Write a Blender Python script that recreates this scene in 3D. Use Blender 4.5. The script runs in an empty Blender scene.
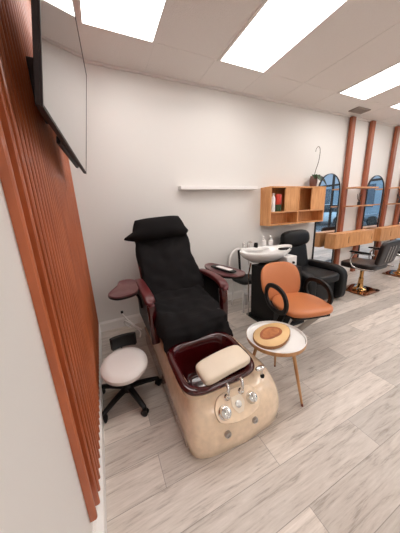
import bpy, bmesh, math, random
from mathutils import Vector, Matrix, noise
random.seed(4)
S = bpy.context.scene
C = S.collection
PI = math.pi
R = math.radians

# ------------------------------------------------------------------ materials
def mat(name, col, rough=.5, metal=0, coat=0, spec=.5, bump=None, var=None, sheen=0):
    m = bpy.data.materials.new(name); m.use_nodes = True
    nt = m.node_tree; b = nt.nodes['Principled BSDF']
    b.inputs['Base Color'].default_value = (*col, 1)
    b.inputs['Roughness'].default_value = rough
    b.inputs['Metallic'].default_value = metal
    b.inputs['Coat Weight'].default_value = coat
    b.inputs['Coat Roughness'].default_value = .06
    b.inputs['Specular IOR Level'].default_value = spec
    if sheen: b.inputs['Sheen Weight'].default_value = sheen
    tc = nt.nodes.new('ShaderNodeTexCoord')
    if var:                                            # (scale, amount) gentle colour mottling of the thing itself
        n = nt.nodes.new('ShaderNodeTexNoise'); n.inputs['Scale'].default_value = var[0]
        n.inputs['Detail'].default_value = 5
        r = nt.nodes.new('ShaderNodeMapRange'); r.inputs['To Min'].default_value = 1-var[1]; r.inputs['To Max'].default_value = 1+var[1]
        mx = nt.nodes.new('ShaderNodeMix'); mx.data_type = 'RGBA'; mx.blend_type = 'MULTIPLY'; mx.inputs['Factor'].default_value = 1
        cb = nt.nodes.new('ShaderNodeCombineColor')
        nt.links.new(tc.outputs['Object'], n.inputs['Vector']); nt.links.new(n.outputs['Fac'], r.inputs['Value'])
        for k in range(3): nt.links.new(r.outputs['Result'], cb.inputs[k])
        mx.inputs['A'].default_value = (*col, 1)
        nt.links.new(cb.outputs['Color'], mx.inputs['B']); nt.links.new(mx.outputs['Result'], b.inputs['Base Color'])
    if bump:
        n = nt.nodes.new('ShaderNodeTexNoise'); n.inputs['Scale'].default_value = bump[0]; n.inputs['Detail'].default_value = 4
        bp = nt.nodes.new('ShaderNodeBump'); bp.inputs['Strength'].default_value = bump[1]; bp.inputs['Distance'].default_value = .01
        nt.links.new(tc.outputs['Object'], n.inputs['Vector']); nt.links.new(n.outputs['Fac'], bp.inputs['Height'])
        nt.links.new(bp.outputs['Normal'], b.inputs['Normal'])
    return m

def wood(name, c1, c2, scale=(1, 1, 12), rough=.4, coat=0, freq=6, dist=3):
    m = mat(name, c1, rough, coat=coat); nt = m.node_tree; b = nt.nodes['Principled BSDF']
    tc = nt.nodes.new('ShaderNodeTexCoord'); mp = nt.nodes.new('ShaderNodeMapping'); mp.inputs['Scale'].default_value = scale
    n = nt.nodes.new('ShaderNodeTexNoise'); n.inputs['Scale'].default_value = freq; n.inputs['Detail'].default_value = 6; n.inputs['Distortion'].default_value = dist*.2
    cr = nt.nodes.new('ShaderNodeValToRGB'); cr.color_ramp.elements[0].color = (*c1, 1); cr.color_ramp.elements[1].color = (*c2, 1)
    cr.color_ramp.elements[0].position = .35; cr.color_ramp.elements[1].position = .65
    nt.links.new(tc.outputs['Object'], mp.inputs['Vector']); nt.links.new(mp.outputs['Vector'], n.inputs['Vector'])
    nt.links.new(n.outputs['Fac'], cr.inputs['Fac']); nt.links.new(cr.outputs['Color'], b.inputs['Base Color'])
    return m

def emis(name, col, s):
    m = bpy.data.materials.new(name); m.use_nodes = True; nt = m.node_tree; nt.nodes.clear()
    e = nt.nodes.new('ShaderNodeEmission'); o = nt.nodes.new('ShaderNodeOutputMaterial')
    e.inputs['Color'].default_value = (*col, 1); e.inputs['Strength'].default_value = s
    nt.links.new(e.outputs[0], o.inputs['Surface']); return m

def glass(name):
    m = bpy.data.materials.new(name); m.use_nodes = True; nt = m.node_tree; nt.nodes.clear()
    o = nt.nodes.new('ShaderNodeOutputMaterial'); mx = nt.nodes.new('ShaderNodeMixShader')
    t = nt.nodes.new('ShaderNodeBsdfTransparent'); t.inputs['Color'].default_value = (.78, .88, .92, 1)
    g = nt.nodes.new('ShaderNodeBsdfGlossy'); g.inputs['Roughness'].default_value = .02
    f = nt.nodes.new('ShaderNodeFresnel'); f.inputs['IOR'].default_value = 1.45
    nt.links.new(f.outputs[0], mx.inputs[0]); nt.links.new(t.outputs[0], mx.inputs[1]); nt.links.new(g.outputs[0], mx.inputs[2])
    nt.links.new(mx.outputs[0], o.inputs['Surface']); return m

def floor_mat():
    m = mat('vinyl plank floor', (.5, .43, .38), .36); nt = m.node_tree; b = nt.nodes['Principled BSDF']; L = nt.links
    tc = nt.nodes.new('ShaderNodeTexCoord'); mp = nt.nodes.new('ShaderNodeMapping')
    mp.inputs['Location'].default_value = (2.32, .115, 0)
    br = nt.nodes.new('ShaderNodeTexBrick')
    br.offset = .5; br.inputs['Scale'].default_value = 1
    br.inputs['Brick Width'].default_value = 1.22; br.inputs['Row Height'].default_value = .19
    br.inputs['Mortar Size'].default_value = .0016; br.inputs['Mortar Smooth'].default_value = .3
    br.inputs['Color1'].default_value = (0, 0, 0, 1); br.inputs['Color2'].default_value = (1, 1, 1, 1); br.inputs['Mortar'].default_value = (.3, .3, .3, 1)
    L.new(tc.outputs['Object'], mp.inputs['Vector']); L.new(mp.outputs['Vector'], br.inputs['Vector'])
    # grain, shifted per plank
    mp2 = nt.nodes.new('ShaderNodeMapping'); mp2.inputs['Scale'].default_value = (1.3, 11, 1)
    off = nt.nodes.new('ShaderNodeVectorMath'); off.operation = 'MULTIPLY_ADD'; off.inputs[1].default_value = (7, 3, 5)
    L.new(br.outputs['Color'], off.inputs[0]); L.new(tc.outputs['Object'], mp2.inputs['Vector']); L.new(mp2.outputs['Vector'], off.inputs[2])
    n = nt.nodes.new('ShaderNodeTexNoise'); n.inputs['Scale'].default_value = 2.2; n.inputs['Detail'].default_value = 9; n.inputs['Roughness'].default_value = .62; n.inputs['Distortion'].default_value = 1.1
    L.new(off.outputs[0], n.inputs['Vector'])
    mp3 = nt.nodes.new('ShaderNodeMapping'); mp3.inputs['Scale'].default_value = (5, 75, 1); L.new(tc.outputs['Object'], mp3.inputs['Vector'])
    n3 = nt.nodes.new('ShaderNodeTexNoise'); n3.inputs['Scale'].default_value = 1.6; n3.inputs['Detail'].default_value = 5; n3.inputs['Roughness'].default_value = .7
    L.new(mp3.outputs['Vector'], n3.inputs['Vector'])
    nm = nt.nodes.new('ShaderNodeMix'); nm.data_type = 'FLOAT'; nm.inputs['Factor'].default_value = .42
    L.new(n.outputs['Fac'], nm.inputs['A']); L.new(n3.outputs['Fac'], nm.inputs['B'])
    cr = nt.nodes.new('ShaderNodeValToRGB'); e = cr.color_ramp.elements
    e[0].position = .32; e[0].color = (.27, .215, .18, 1); e[1].position = .64; e[1].color = (.72, .645, .585, 1)
    k = e.new(.47); k.color = (.59, .515, .455, 1)
    L.new(nm.outputs['Result'], cr.inputs['Fac'])
    mr = nt.nodes.new('ShaderNodeMapRange'); mr.inputs['To Min'].default_value = .68; mr.inputs['To Max'].default_value = 1.16
    L.new(br.outputs['Color'], mr.inputs['Value'])
    mx = nt.nodes.new('ShaderNodeVectorMath'); mx.operation = 'MULTIPLY'
    L.new(cr.outputs['Color'], mx.inputs[0]); L.new(mr.outputs['Result'], mx.inputs[1])
    mo = nt.nodes.new('ShaderNodeMix'); mo.data_type = 'RGBA'; mo.inputs['B'].default_value = (.2, .17, .15, 1)
    ms = nt.nodes.new('ShaderNodeMath'); ms.operation = 'MULTIPLY'; ms.inputs[1].default_value = .7
    L.new(br.outputs['Fac'], ms.inputs[0]); L.new(ms.outputs[0], mo.inputs['Factor'])
    L.new(mx.outputs[0], mo.inputs['A']); L.new(mo.outputs['Result'], b.inputs['Base Color'])
    bp = nt.nodes.new('ShaderNodeBump'); bp.inputs['Strength'].default_value = .12; bp.inputs['Distance'].default_value = .004
    L.new(n.outputs['Fac'], bp.inputs['Height']); L.new(bp.outputs['Normal'], b.inputs['Normal'])
    return m

def ceiling_mat():
    return mat('ceiling tile', (.86, .82, .79), .9, bump=(150, .5), var=(220, .10))

M = dict(
    wall=mat('white paint', (.765, .735, .705), .6, var=(1.2, .015)),
    trimw=mat('white trim paint', (.86, .83, .80), .4),
    ceil=ceiling_mat(), tbar=mat('ceiling bar', (.86, .82, .79), .8),
    floor=floor_mat(),
    orangewood=wood('reddish slat wood', (.35, .080, .022), (.48, .122, .038), (2, 2, .5), .42, coat=.35, freq=5),
    beamwood=wood('reddish beam wood', (.28, .075, .032), (.38, .115, .052), (6, 6, .6), .45, freq=6),
    oak=wood('warm oak laminate', (.62, .27, .095), (.76, .38, .16), (5, 5, .7), .42, freq=6),
    oakh=wood('warm oak shelf', (.58, .26, .11), (.70, .35, .16), (.8, 5, 5), .42, freq=6),
    tvblack=mat('black plastic', (.020, .012, .012), .5, spec=.25), screen=mat('dark glossy screen', (.012, .012, .016), .06, spec=1.0, coat=1),
    cream=mat('cream acrylic', (.82, .63, .45), .18, coat=.9, var=(26, .2)),
    taupe=mat('taupe acrylic', (.36, .27, .22), .22, coat=.5),
    maroon=mat('maroon acrylic', (.045, .002, .003), .14, coat=.3, spec=.5),
    maroonarm=mat('maroon arm', (.10, .009, .011), .4, coat=.1),
    maroontray=mat('maroon tray', (.12, .03, .032), .3, coat=.3),
    chrome=mat('chrome', (.75, .74, .73), .12, 1), steel=mat('dull steel', (.45, .43, .41), .3, 1),
    towel=mat('black towel', (.015, .0135, .014), .95, spec=.1, bump=(160, .8)),
    pad=mat('cream vinyl pad', (.80, .67, .53), .35, var=(14, .06)),
    black=mat('black plastic satin', (.006, .005, .005), .45, spec=.25), leather=mat('black leather', (.006, .0055, .006), .45, spec=.25, bump=(90, .12)),
    leather2=mat('dark brown leather', (.018, .012, .011), .35, spec=.35, bump=(90, .1)),
    tan=mat('orange tan leather', (.56, .185, .065), .36, bump=(70, .08), var=(9, .05)),
    white=mat('white plastic', (.85, .82, .80), .3), vinyl=mat('white vinyl', (.80, .74, .71), .38),
    porcelain=mat('white porcelain', (.86, .84, .82), .08, coat=.6),
    gold=mat('polished brass', (.55, .30, .11), .12, 1), platem=mat('mirrored brown plate', (.30, .15, .08), .07, 1),
    goldwood=wood('golden wood', (.42, .20, .075), (.55, .29, .12), (4, 4, .6), .4),
    darkwood=mat('dark red wood', (.20, .05, .03), .35),
    slicelight=wood('pale wood slice', (.72, .45, .20), (.80, .54, .27), (1, 1, 1), .5, freq=4), bark=mat('bark', (.30, .13, .05), .8, bump=(40, .8)),
    heart=wood('heartwood', (.25, .065, .02), (.38, .115, .035), (1, 1, 1), .5, freq=18), heart2=wood('inner heartwood', (.38, .12, .035), (.55, .21, .075), (1, 1, 1), .5, freq=16),
    mirror=mat('mirror glass', (.82, .84, .86), .01, 1), frame=mat('black frame', (.012, .012, .014), .35),
    vent=mat('vent metal', (.33, .27, .23), .5), dark=mat('dark gap', (.02, .018, .018), .9),
    diff=emis('lit diffuser', (1, .965, .935), 7.9), glass=glass('window glass'),
    red=mat('red can', (.62, .045, .02), .3), leaf=mat('dark green leaf', (.03, .06, .02), .35), pot=mat('rosy ceramic pot', (.17, .07, .055), .35),
    stem=mat('dry stem', (.12, .085, .06), .6), concrete=mat('sidewalk concrete', (.42, .42, .42), .9, var=(3, .1)), asphalt=mat('asphalt', (.10, .105, .115), .85, var=(4, .15)),
    carw=mat('white car paint', (.75, .77, .80), .2, coat=.8), carg=mat('grey car paint', (.16, .18, .21), .2, .3, coat=.8), carglass=mat('dark car glass', (.02, .03, .04), .05),
    tyre=mat('tyre', (.02, .02, .02), .8), brick=mat('far stucco', (.34, .40, .46), .9, var=(2, .1)), farwin=mat('far window', (.05, .08, .12), .1),
    remote=mat('grey remote', (.35, .34, .34), .3), clear=mat('pale cable', (.85, .82, .79), .35),
)

# ------------------------------------------------------------------ mesh helpers
def thing(name, label, cat, loc=(0, 0, 0), rz=0, group=None):
    o = bpy.data.objects.new(name, None); C.objects.link(o); o.empty_display_size = .1
    o.location = loc; o.rotation_euler = (0, 0, rz)
    o['label'] = label; o['category'] = cat
    if group: o['group'] = group
    return o
def tag(o, label, cat, group=None):
    o['label'] = label; o['category'] = cat
    if group: o['group'] = group
    return o
def wm(o):
    m = Matrix.LocRotScale(o.location, o.rotation_euler, None)
    return wm(o.parent) @ m if o.parent else m
def obj(name, bm, m, parent=None, world=False, smooth=True, bev=0, sub=0, label=None, ang=40):
    """world=True: the mesh was laid out in world coordinates"""
    me = bpy.data.meshes.new(name)
    org = Vector((0, 0, 0))
    if world and parent:
        bm.transform(wm(parent).inverted())
    bmesh.ops.recalc_face_normals(bm, faces=bm.faces)
    if smooth:
        for f in bm.faces: f.smooth = True
        for e in bm.edges:
            if len(e.link_faces) == 2 and e.calc_face_angle(0) > R(ang): e.smooth = False
    bm.to_mesh(me); bm.free()
    me.materials.append(m)
    o = bpy.data.objects.new(name, me); C.objects.link(o)
    if parent: o.parent = parent
    if bev:
        b = o.modifiers.new('b', 'BEVEL'); b.width = bev; b.segments = 3; b.limit_method = 'ANGLE'; b.angle_limit = R(35)
        b.harden_normals = False
    if sub:
        s = o.modifiers.new('s', 'SUBSURF'); s.levels = sub; s.render_levels = sub
    if label: o['label'] = label
    return o
def struct(name, bm, m, parent=None, **k):
    o = obj(name, bm, m, parent, **k)
    if not parent: o['kind'] = 'structure'
    return o
def B(): return bmesh.new()
def box(bm, x0, x1, y0, y1, z0, z1, mtx=None):
    v = [bm.verts.new((x, y, z)) for x in (x0, x1) for y in (y0, y1) for z in (z0, z1)]
    for f in ((0, 1, 3, 2), (4, 6, 7, 5), (0, 4, 5, 1), (2, 3, 7, 6), (0, 2, 6, 4), (1, 5, 7, 3)): bm.faces.new([v[i] for i in f])
    if mtx: bmesh.ops.transform(bm, matrix=mtx, verts=v)
    return bm
def bx(*a, **k): return box(B(), *a, **k)
def loft(bm, rings, cap0=True, cap1=True):
    R_ = [[bm.verts.new(p) for p in r] for r in rings]; n = len(R_[0])
    for a, b in zip(R_, R_[1:]):
        for i in range(n): bm.faces.new((a[i], a[(i+1) % n], b[(i+1) % n], b[i]))
    if cap0: bm.faces.new(R_[0][::-1])
    if cap1: bm.faces.new(R_[-1])
    return bm
def sring(cx, cy, z, a, b, e=2.0, n=40, rot=0):
    """super-ellipse ring, e=2 an ellipse, larger is squarer"""
    out = []
    for i in range(n):
        t = 2*PI*i/n; c, s = math.cos(t), math.sin(t)
        x = a*math.copysign(abs(c)**(2/e), c); y = b*math.copysign(abs(s)**(2/e), s)
        out.append((cx+x*math.cos(rot)-y*math.sin(rot), cy+x*math.sin(rot)+y*math.cos(rot), z))
    return out
def lathe(bm, prof, cx=0, cy=0, n=28):
    return loft(bm, [[(cx+r*math.cos(2*PI*i/n), cy+r*math.sin(2*PI*i/n), z) for i in range(n)] for r, z in prof])
def spline(pts, k=6, closed=False):
    P = [Vector(p) for p in pts]; n = len(P); out = []
    rng = range(n) if closed else range(n-1)
    for i in rng:
        p0 = P[(i-1) % n] if (closed or i > 0) else P[0]; p1 = P[i]; p2 = P[(i+1) % n]
        p3 = P[(i+2) % n] if (closed or i+2 < n) else P[-1]
        for j in range(k):
            t = j/k
            out.append(.5*((2*p1)+(p2-p0)*t+(2*p0-5*p1+4*p2-p3)*t*t+(3*p1-p0-3*p2+p3)*t**3))
    if not closed: out.append(P[-1])
    return out
def tube(bm, pts, r, seg=10, closed=False, flat=None, up=None):
    """sweep; flat=(w,h) gives a rounded rectangular section, up = its h direction"""
    P = [Vector(p) for p in pts]; n = len(P)
    rings = []; nrm = None
    for i, p in enumerate(P):
        if closed: d = P[(i+1) % n]-P[i-1]
        else: d = P[min(i+1, n-1)]-P[max(i-1, 0)]
        d.normalize()
        if up is not None:
            u = Vector(up); s = d.cross(u)
            if s.length < 1e-4: s = Vector((1, 0, 0))
            s.normalize(); u2 = s.cross(d).normalized()
        else:
            if nrm is None:
                nrm = Vector((0, 0, 1)) if abs(d.z) < .9 else Vector((1, 0, 0))
            s = d.cross(nrm).normalized(); u2 = s.cross(d).normalized(); nrm = u2
        rr = r[i] if isinstance(r, (list, tuple)) else r
        ring = []
        for k in range(seg):
            t = 2*PI*k/seg; c, q = math.cos(t), math.sin(t)
            if flat:
                c = math.copysign(abs(c)**.45, c)*flat[0]/2; q = math.copysign(abs(q)**.45, q)*flat[1]/2
                ring.append(p+s*c*(rr if rr else 1)+u2*q*(rr if rr else 1))
            else: ring.append(p+s*c*rr+u2*q*rr)
        rings.append(ring)
    if closed:
        V = [[bm.verts.new(q) for q in r_] for r_ in rings]
        for a in range(n):
            b = (a+1) % n
            for i in range(seg): bm.faces.new((V[a][i], V[a][(i+1) % seg], V[b][(i+1) % seg], V[b][i]))
        return bm
    return loft(bm, rings)
def cushion(cx, cy, cz, sx, sy, sz, e=4, n=14, mtx=None, wr=0, seed=0, fr=6):
    """rounded box (superellipsoid) with optional wrinkling"""
    bm = B(); bmesh.ops.create_cube(bm, size=2)
    bmesh.ops.subdivide_edges(bm, edges=bm.edges, cuts=n, use_grid_fill=True)
    for v in bm.verts:
        p = v.co; l = (abs(p.x)**e+abs(p.y)**e+abs(p.z)**e)**(1/e)
        q = p/l
        v.co = Vector((q.x*sx/2, q.y*sy/2, q.z*sz/2))
        if wr:
            v.co += v.co.normalized()*wr*noise.noise(v.co*fr+Vector((seed, 0, 0)))
    if mtx: bmesh.ops.transform(bm, matrix=mtx, verts=bm.verts)
    bmesh.ops.translate(bm, vec=(cx, cy, cz), verts=bm.verts)
    return bm
def sheet(f, nu, nv, th=.012, wr=.01, fr=5, seed=0):
    """wrinkled cloth of real thickness, f(u,v) in 0..1"""
    bm = B(); G = [[Vector(f(i/nu, j/nv)) for j in range(nv+1)] for i in range(nu+1)]
    N = [[None]*(nv+1) for _ in range(nu+1)]
    for i in range(nu+1):
        for j in range(nv+1):
            a = G[min(i+1, nu)][j]-G[max(i-1, 0)][j]; b = G[i][min(j+1, nv)]-G[i][max(j-1, 0)]
            N[i][j] = a.cross(b).normalized()
    def disp(i, j):
        p = G[i][j]; w = wr*(noise.noise(p*fr+Vector((seed, 1, 2)))+.55*noise.noise(p*fr*2.3+Vector((seed, 5, 2))))
        return w
    T = [[bm.verts.new(G[i][j]+N[i][j]*(disp(i, j)+th/2)) for j in range(nv+1)] for i in range(nu+1)]
    U = [[bm.verts.new(G[i][j]+N[i][j]*(disp(i, j)-th/2)) for j in range(nv+1)] for i in range(nu+1)]
    for i in range(nu):
        for j in range(nv):
            bm.faces.new((T[i][j], T[i+1][j], T[i+1][j+1], T[i][j+1])); bm.faces.new((U[i][j], U[i][j+1], U[i+1][j+1], U[i+1][j]))
    for i in range(nu):
        for j in (0, nv): bm.faces.new((T[i][j], T[i+1][j], U[i+1][j], U[i][j]))
    for j in range(nv):
        for i in (0, nu): bm.faces.new((T[i][j], T[i][j+1], U[i][j+1], U[i][j]))
    return bm
def prism(bm, poly, z0, z1, axis='z'):
    def P(a, b, c): return {'z': (a, b, c), 'y': (a, c, b), 'x': (c, a, b)}[axis]
    return loft(bm, [[P(a, b, z0) for a, b in poly], [P(a, b, z1) for a, b in poly]])
def copy_tree(o, parent=None):
    c = o.copy(); C.objects.link(c)
    if parent: c.parent = parent
    for ch in [q for q in bpy.data.objects if q.parent == o]: copy_tree(ch, c)
    return c

# ------------------------------------------------------------------ room shell
XL, XR, YB, YF, ZC = -.215, 8.5, 2.74, -4.2, 2.89
struct('floor', bx(XL-.1, XR+.1, YF-.1, YB+.1, -.1, 0), M['floor'], smooth=False)
struct('ceiling', bx(XL-.1, XR+.1, YF-.1, YB+.1, ZC, ZC+.1), M['ceil'], smooth=False)
struct('wall_back', bx(XL-.1, XR+.1, YB, YB+.1, 0, ZC), M['wall'], smooth=False)
struct('wall_left', bx(XL-.1, XL, YF, YB, 0, ZC), M['wall'], smooth=False)
struct('wall_front', bx(XL-.1, XR+.1, YF-.1, YF, 0, ZC), M['wall'], smooth=False)
bm = bx(XR, XR+.1, YF, YB, 2.7, ZC); box(bm, XR, XR+.1, YF, YB, 0, .12); box(bm, XR, XR+.1, YF, YF+.3, .12, 2.7); box(bm, XR, XR+.1, YB-.3, YB, .12, 2.7)
struct('wall_right', bm, M['wall'], smooth=False)
def base_prof(bm, horizontal, a0, a1, w, sgn, k=1):
    prof = [(0, 0), (.016*k, 0), (.016*k, .105), (.010*k, .12), (.006*k, .13), (0, .13)]
    if horizontal: return loft(bm, [[(a, w+sgn*d, z) for d, z in prof] for a in (a0, a1)])
    return loft(bm, [[(w+sgn*d, a, z) for d, z in prof] for a in (a0, a1)])
struct('baseboard_back', base_prof(B(), True, XL, XR, YB, -1), M['trimw'], smooth=False)
struct('baseboard_left', base_prof(B(), False, YF, YB-.016, XL, 1, 2.5), M['trimw'], smooth=False)
# ceiling grid
LX = [.385, 1.63, 3.50, 4.745, 6.61, 7.85]; LW, LL = .55, 1.17
LYc = [2.285-.025-LL/2, 2.285-.025-LL/2-2.44, 2.285-.025-LL/2-4.88]
bm = B(); zt = ZC-.0025
ys = [2.285-1.22*k for k in range(6)]
for y in ys: box(bm, XL, XR, y-.012, y+.012, zt, ZC)
xs = []; x = .074
while x < XR: xs.append(x); x += .6225
for x in xs: box(bm, x-.012, x+.012, YF, YB, zt-.0006, ZC)
box(bm, XL, XR, YB-.022, YB, ZC-.02, ZC)
struct('trim_1', bm, M['tbar'], smooth=False)

# ------------------------------------------------------------------ ceiling lights and vent
first = None
rowname = ['nearest the back wall', 'added unseen halfway across the room', 'farthest from back wall']
colname = ['leftmost', 'second from left', 'third from left', 'fourth from left', 'fifth from left', 'sixth from left']
for r_, yc in enumerate(LYc):
    for c_, xc in enumerate(LX):
        if r_ == 1 and c_ < 1: continue  # unseen middle row added to light near floor; leftmost omitted to dim left wall
        if first is None:
            first = t = thing('ceiling_light', '', 'ceiling light', (xc, yc, ZC), group='recessed ceiling light panels')
            bm = B()
            for s in (-1, 1):
                box(bm, s*(LW/2+.012)-.012, s*(LW/2+.012)+.012, -LL/2-.024, LL/2+.024, -.012, -.001)
                box(bm, -LW/2, LW/2, s*(LL/2+.012)-.012, s*(LL/2+.012)+.012, -.012, -.001)
            obj('frame', bm, M['tbar'], t, smooth=False)
            obj('diffuser', bx(-LW/2, LW/2, -LL/2, LL/2, -.009, -.003), M['diff'], t, smooth=False)
        else:
            t = copy_tree(first); t.location = (xc, yc, ZC)
        t['label'] = 'lit ceiling panel, %s in the row %s' % (colname[c_], rowname[r_])
t = thing('ceiling_vent', 'small brown louvred vent in ceiling above the first wooden beam', 'vent', (4.12, 2.52, ZC))
bm = B()
for s in (-1, 1):
    box(bm, s*.15-.012, s*.15+.012, -.075, .075, -.012, -.001); box(bm, -.16, .16, s*.07-.01, s*.07+.01, -.012, -.001)
obj('frame', bm, M['vent'], t, smooth=False)
bm = bx(-.14, .14, -.06, .06, -.003, -.001); obj('duct_opening', bm, M['dark'], t, smooth=False)
bm = B()
for k in range(6): box(bm, -.138, .138, -.003, .003, -.008, .006, mtx=Matrix.Translation((0, -.05+k*.02, -.004)) @ Matrix.Rotation(R(50), 4, 'X'))
obj('louvre', bm, M['vent'], t, smooth=False)

# ------------------------------------------------------------------ fluted panel on left wall
t = thing('slatted_wall_panel', 'tall reddish brown vertical slatted wood panel covering the left wall behind the television', 'wall panel', (XL, 1.7, 0))
Z0, Z1 = .15, ZC-.003
def ridge(y, w=.014, d0=-.208, d1=-.180):
    h = w/2
    return [(d0, y-h), (d1-.005, y-h), (d1-.0015, y-h*.7), (d1, y-h*.3), (d1, y+h*.3), (d1-.0015, y+h*.7), (d1-.005, y+h), (d0, y+h)]
obj('edge_board', prism(B(), [(XL+.001, .752)]+ridge(.763, .022, -.206, -.187)[1:-1]+[(-.204, .774), (-.204, .824), (XL+.001, .824)], .19, Z1), M['orangewood'], t, world=True, smooth=False)
poly = [(XL+.001, .825)]+ridge(.834, .016, -.204, -.182); y = .885; p = .052
while y+p < YB-.03:
    poly += ridge(y); y += p
poly += [(-.208, y), (XL+.001, y)]
obj('fluted_board', prism(B(), poly, Z0, Z1), M['orangewood'], t, world=True, smooth=False)

# ------------------------------------------------------------------ television
A = Vector((-.10, .83, 1.73)); Bq = Vector((-.035, 1.95, 1.73)); Cq = Vector((.07, 1.95, 2.37))
u = (Bq-A).normalized(); v = (Cq-Bq); v = (v-u*v.dot(u)).normalized(); w = u.cross(v)   # w points from wall into the room?
if w.x < 0: w = -w
W_, H_ = (Bq-A).length, .655
mt = Matrix((( u.x, v.x, w.x, A.x), (u.y, v.y, w.y, A.y), (u.z, v.z, w.z, A.z), (0, 0, 0, 1)))
t = thing('television', 'large black flat screen television mounted tilted on the slatted wood panel', 'television', (-.12, 1.39, 2.0))
obj('housing', bx(0, W_, 0, H_, -.017, -.002, mtx=mt), M['tvblack'], t, world=True, smooth=False, bev=.003)
obj('rear_cover', bx(.22, W_-.22, .06, H_-.16, -.035, -.0175, mtx=mt), M['tvblack'], t, world=True, smooth=False, bev=.006)
obj('screen', bx(.008, W_-.008, .012, H_-.008, -.002, .0015, mtx=mt), M['screen'], t, world=True, smooth=False)
bm = B(); box(bm, 0, W_, 0, .010, -.002, .003, mtx=mt); box(bm, 0, W_, H_-.007, H_, -.002, .003, mtx=mt); box(bm, 0, .007, .010, H_-.007, -.002, .003, mtx=mt); box(bm, W_-.007, W_, .010, H_-.007, -.002, .003, mtx=mt)
obj('bezel', bm, M['tvblack'], t, world=True, smooth=False)
obj('lower_bulge', bx(W_*.3, W_*.78, -.010, .02, -.034, -.0175, mtx=mt), M['black'], t, world=True, smooth=False, bev=.005)
obj('wall_mount', bx(-.177, -.105, 1.28, 1.50, 1.90, 2.08), M['tvblack'], t, world=True, smooth=False, bev=.004)

# ------------------------------------------------------------------ floating shelf
obj_ = obj('floating_shelf', bx(.98, 2.17, YB-.10, YB-.001, 1.685, 1.73), M['white'], smooth=False, bev=.003)
tag(obj_, 'empty white floating shelf on the white back wall', 'shelf')

# ------------------------------------------------------------------ oak wall cabinet
cx0, cx1, cy0, cy1, cz0, cz1 = 2.31, 3.49, 2.52, YB-.001, 1.15, 1.715
t = thing('wall_cabinet', 'oak wall cabinet with open cubbies mounted above the wash basin', 'cabinet', (2.9, 2.63, cz0))
bm = B(); th = .02
box(bm, cx0, cx0+th, cy0, cy1, cz0, cz1); box(bm, cx1-th, cx1, cy0, cy1, cz0, cz1)
box(bm, cx0+th, cx1-th, cy0, cy1, cz0, cz0+th); box(bm, cx0+th, cx1-th, cy0, cy1, cz1-th, cz1)
xm = 2.885
box(bm, xm-.01, xm+.01, cy0, cy1-.01, cz0+th, cz1-th); box(bm, cx0+th, cx1-th, cy1-.01, cy1, cz0+th, cz1-th)
obj('body', bm, M['oak'], t, world=True, smooth=False)
bm = bx(cx0+th, xm-.01, cy0, cy1-.01, 1.335, 1.355); box(bm, xm+.01, cx1-th, cy0, cy1-.01, 1.335, 1.355)
obj('shelf_board', bm, M['oakh'], t, world=True, smooth=False)
for a, b in ((2.60, xm-.012), (3.17, cx1-th-.002)):
    obj('door', bx(a, b, cy0+.004, cy0+.022, 1.357, cz1-th-.002), M['oak'], t, world=True, smooth=False, bev=.001)
# things in and on the cabinet
def lathe_part(name, prof, m, parent, x=0, y=0, n=24): return obj(name, lathe(B(), prof, x, y, n), m, parent)
t = thing('pump_bottle', 'slim white bottle inside the open cubby of the oak cabinet', 'bottle', (2.395, 2.56, 1.356))
lathe_part('body', [(.03, 0), (.032, .01), (.032, .19), (.022, .215), (.012, .225), (.012, .24)], M['white'], t)
lathe_part('cap', [(.014, .24), (.016, .243), (.016, .262), (.010, .265)], M['white'], t)
t = thing('spray_can', 'red topped can with dark base inside the oak cabinet cubby', 'can', (2.505, 2.57, 1.356))
lathe_part('body', [(.045, 0), (.048, .005), (.048, .10), (.046, .102)], M['leaf'], t)
lathe_part('lid', [(.048, .102), (.050, .105), (.050, .225), (.035, .25), (.0, .252)], M['red'], t)
# orchid
t = thing('potted_orchid', 'bare stemmed orchid in a rosy pot on top of the oak cabinet', 'plant', (3.30, 2.62, cz1+.001))
lathe_part('pot', [(.045, 0), (.052, .01), (.062, .10), (.055, .15), (.04, .165), (.035, .17), (.03, .15)], M['pot'], t)
px = at0 = None
bm = B(); pts = spline([(0, 0, .13), (.03, 0, .25), (.08, 0, .38), (.10, 0, .50), (.09, 0, .585), (.05, 0, .61), (.01, 0, .575), (-.005, 0, .53)], 6)
tube(bm, pts, [.0055-.002*i/len(pts) for i in range(len(pts))], 6)
obj('flower_stem', bm, M['stem'], t)
def leaf(bm, base, az, length, width, droop, rise=.12):
    n = 8; rows = []
    for i in range(n+1):
        s = i/n; r = length*s; z = base[2]+rise*math.sin(min(1, s*1.6)*PI/2)-droop*s*s
        w_ = width*math.sin(PI*(.08+.9*s))**.8
        d = Vector((math.cos(az), math.sin(az), 0)); sd = Vector((-d.y, d.x, 0))
        c = Vector(base)+d*r; c.z = z
        rows.append([c-sd*w_+Vector((0, 0, .008)), c, c+sd*w_+Vector((0, 0, .008)), c+Vector((0, 0, -.004))])
    loft(bm, rows)
for k, (az, ln, dr) in enumerate([(.1, .17, .10), (-.9, .15, .16), (-2.4, .09, .10), (1.0, .10, .06), (-.45, .19, .20), (-1.7, .12, .14)]):
    bm = B(); leaf(bm, (0.01, 0, .12), az, ln*1.15, .040, dr, .07+.012*(k % 3)); obj('leaf', bm, M['leaf'], t)

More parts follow.
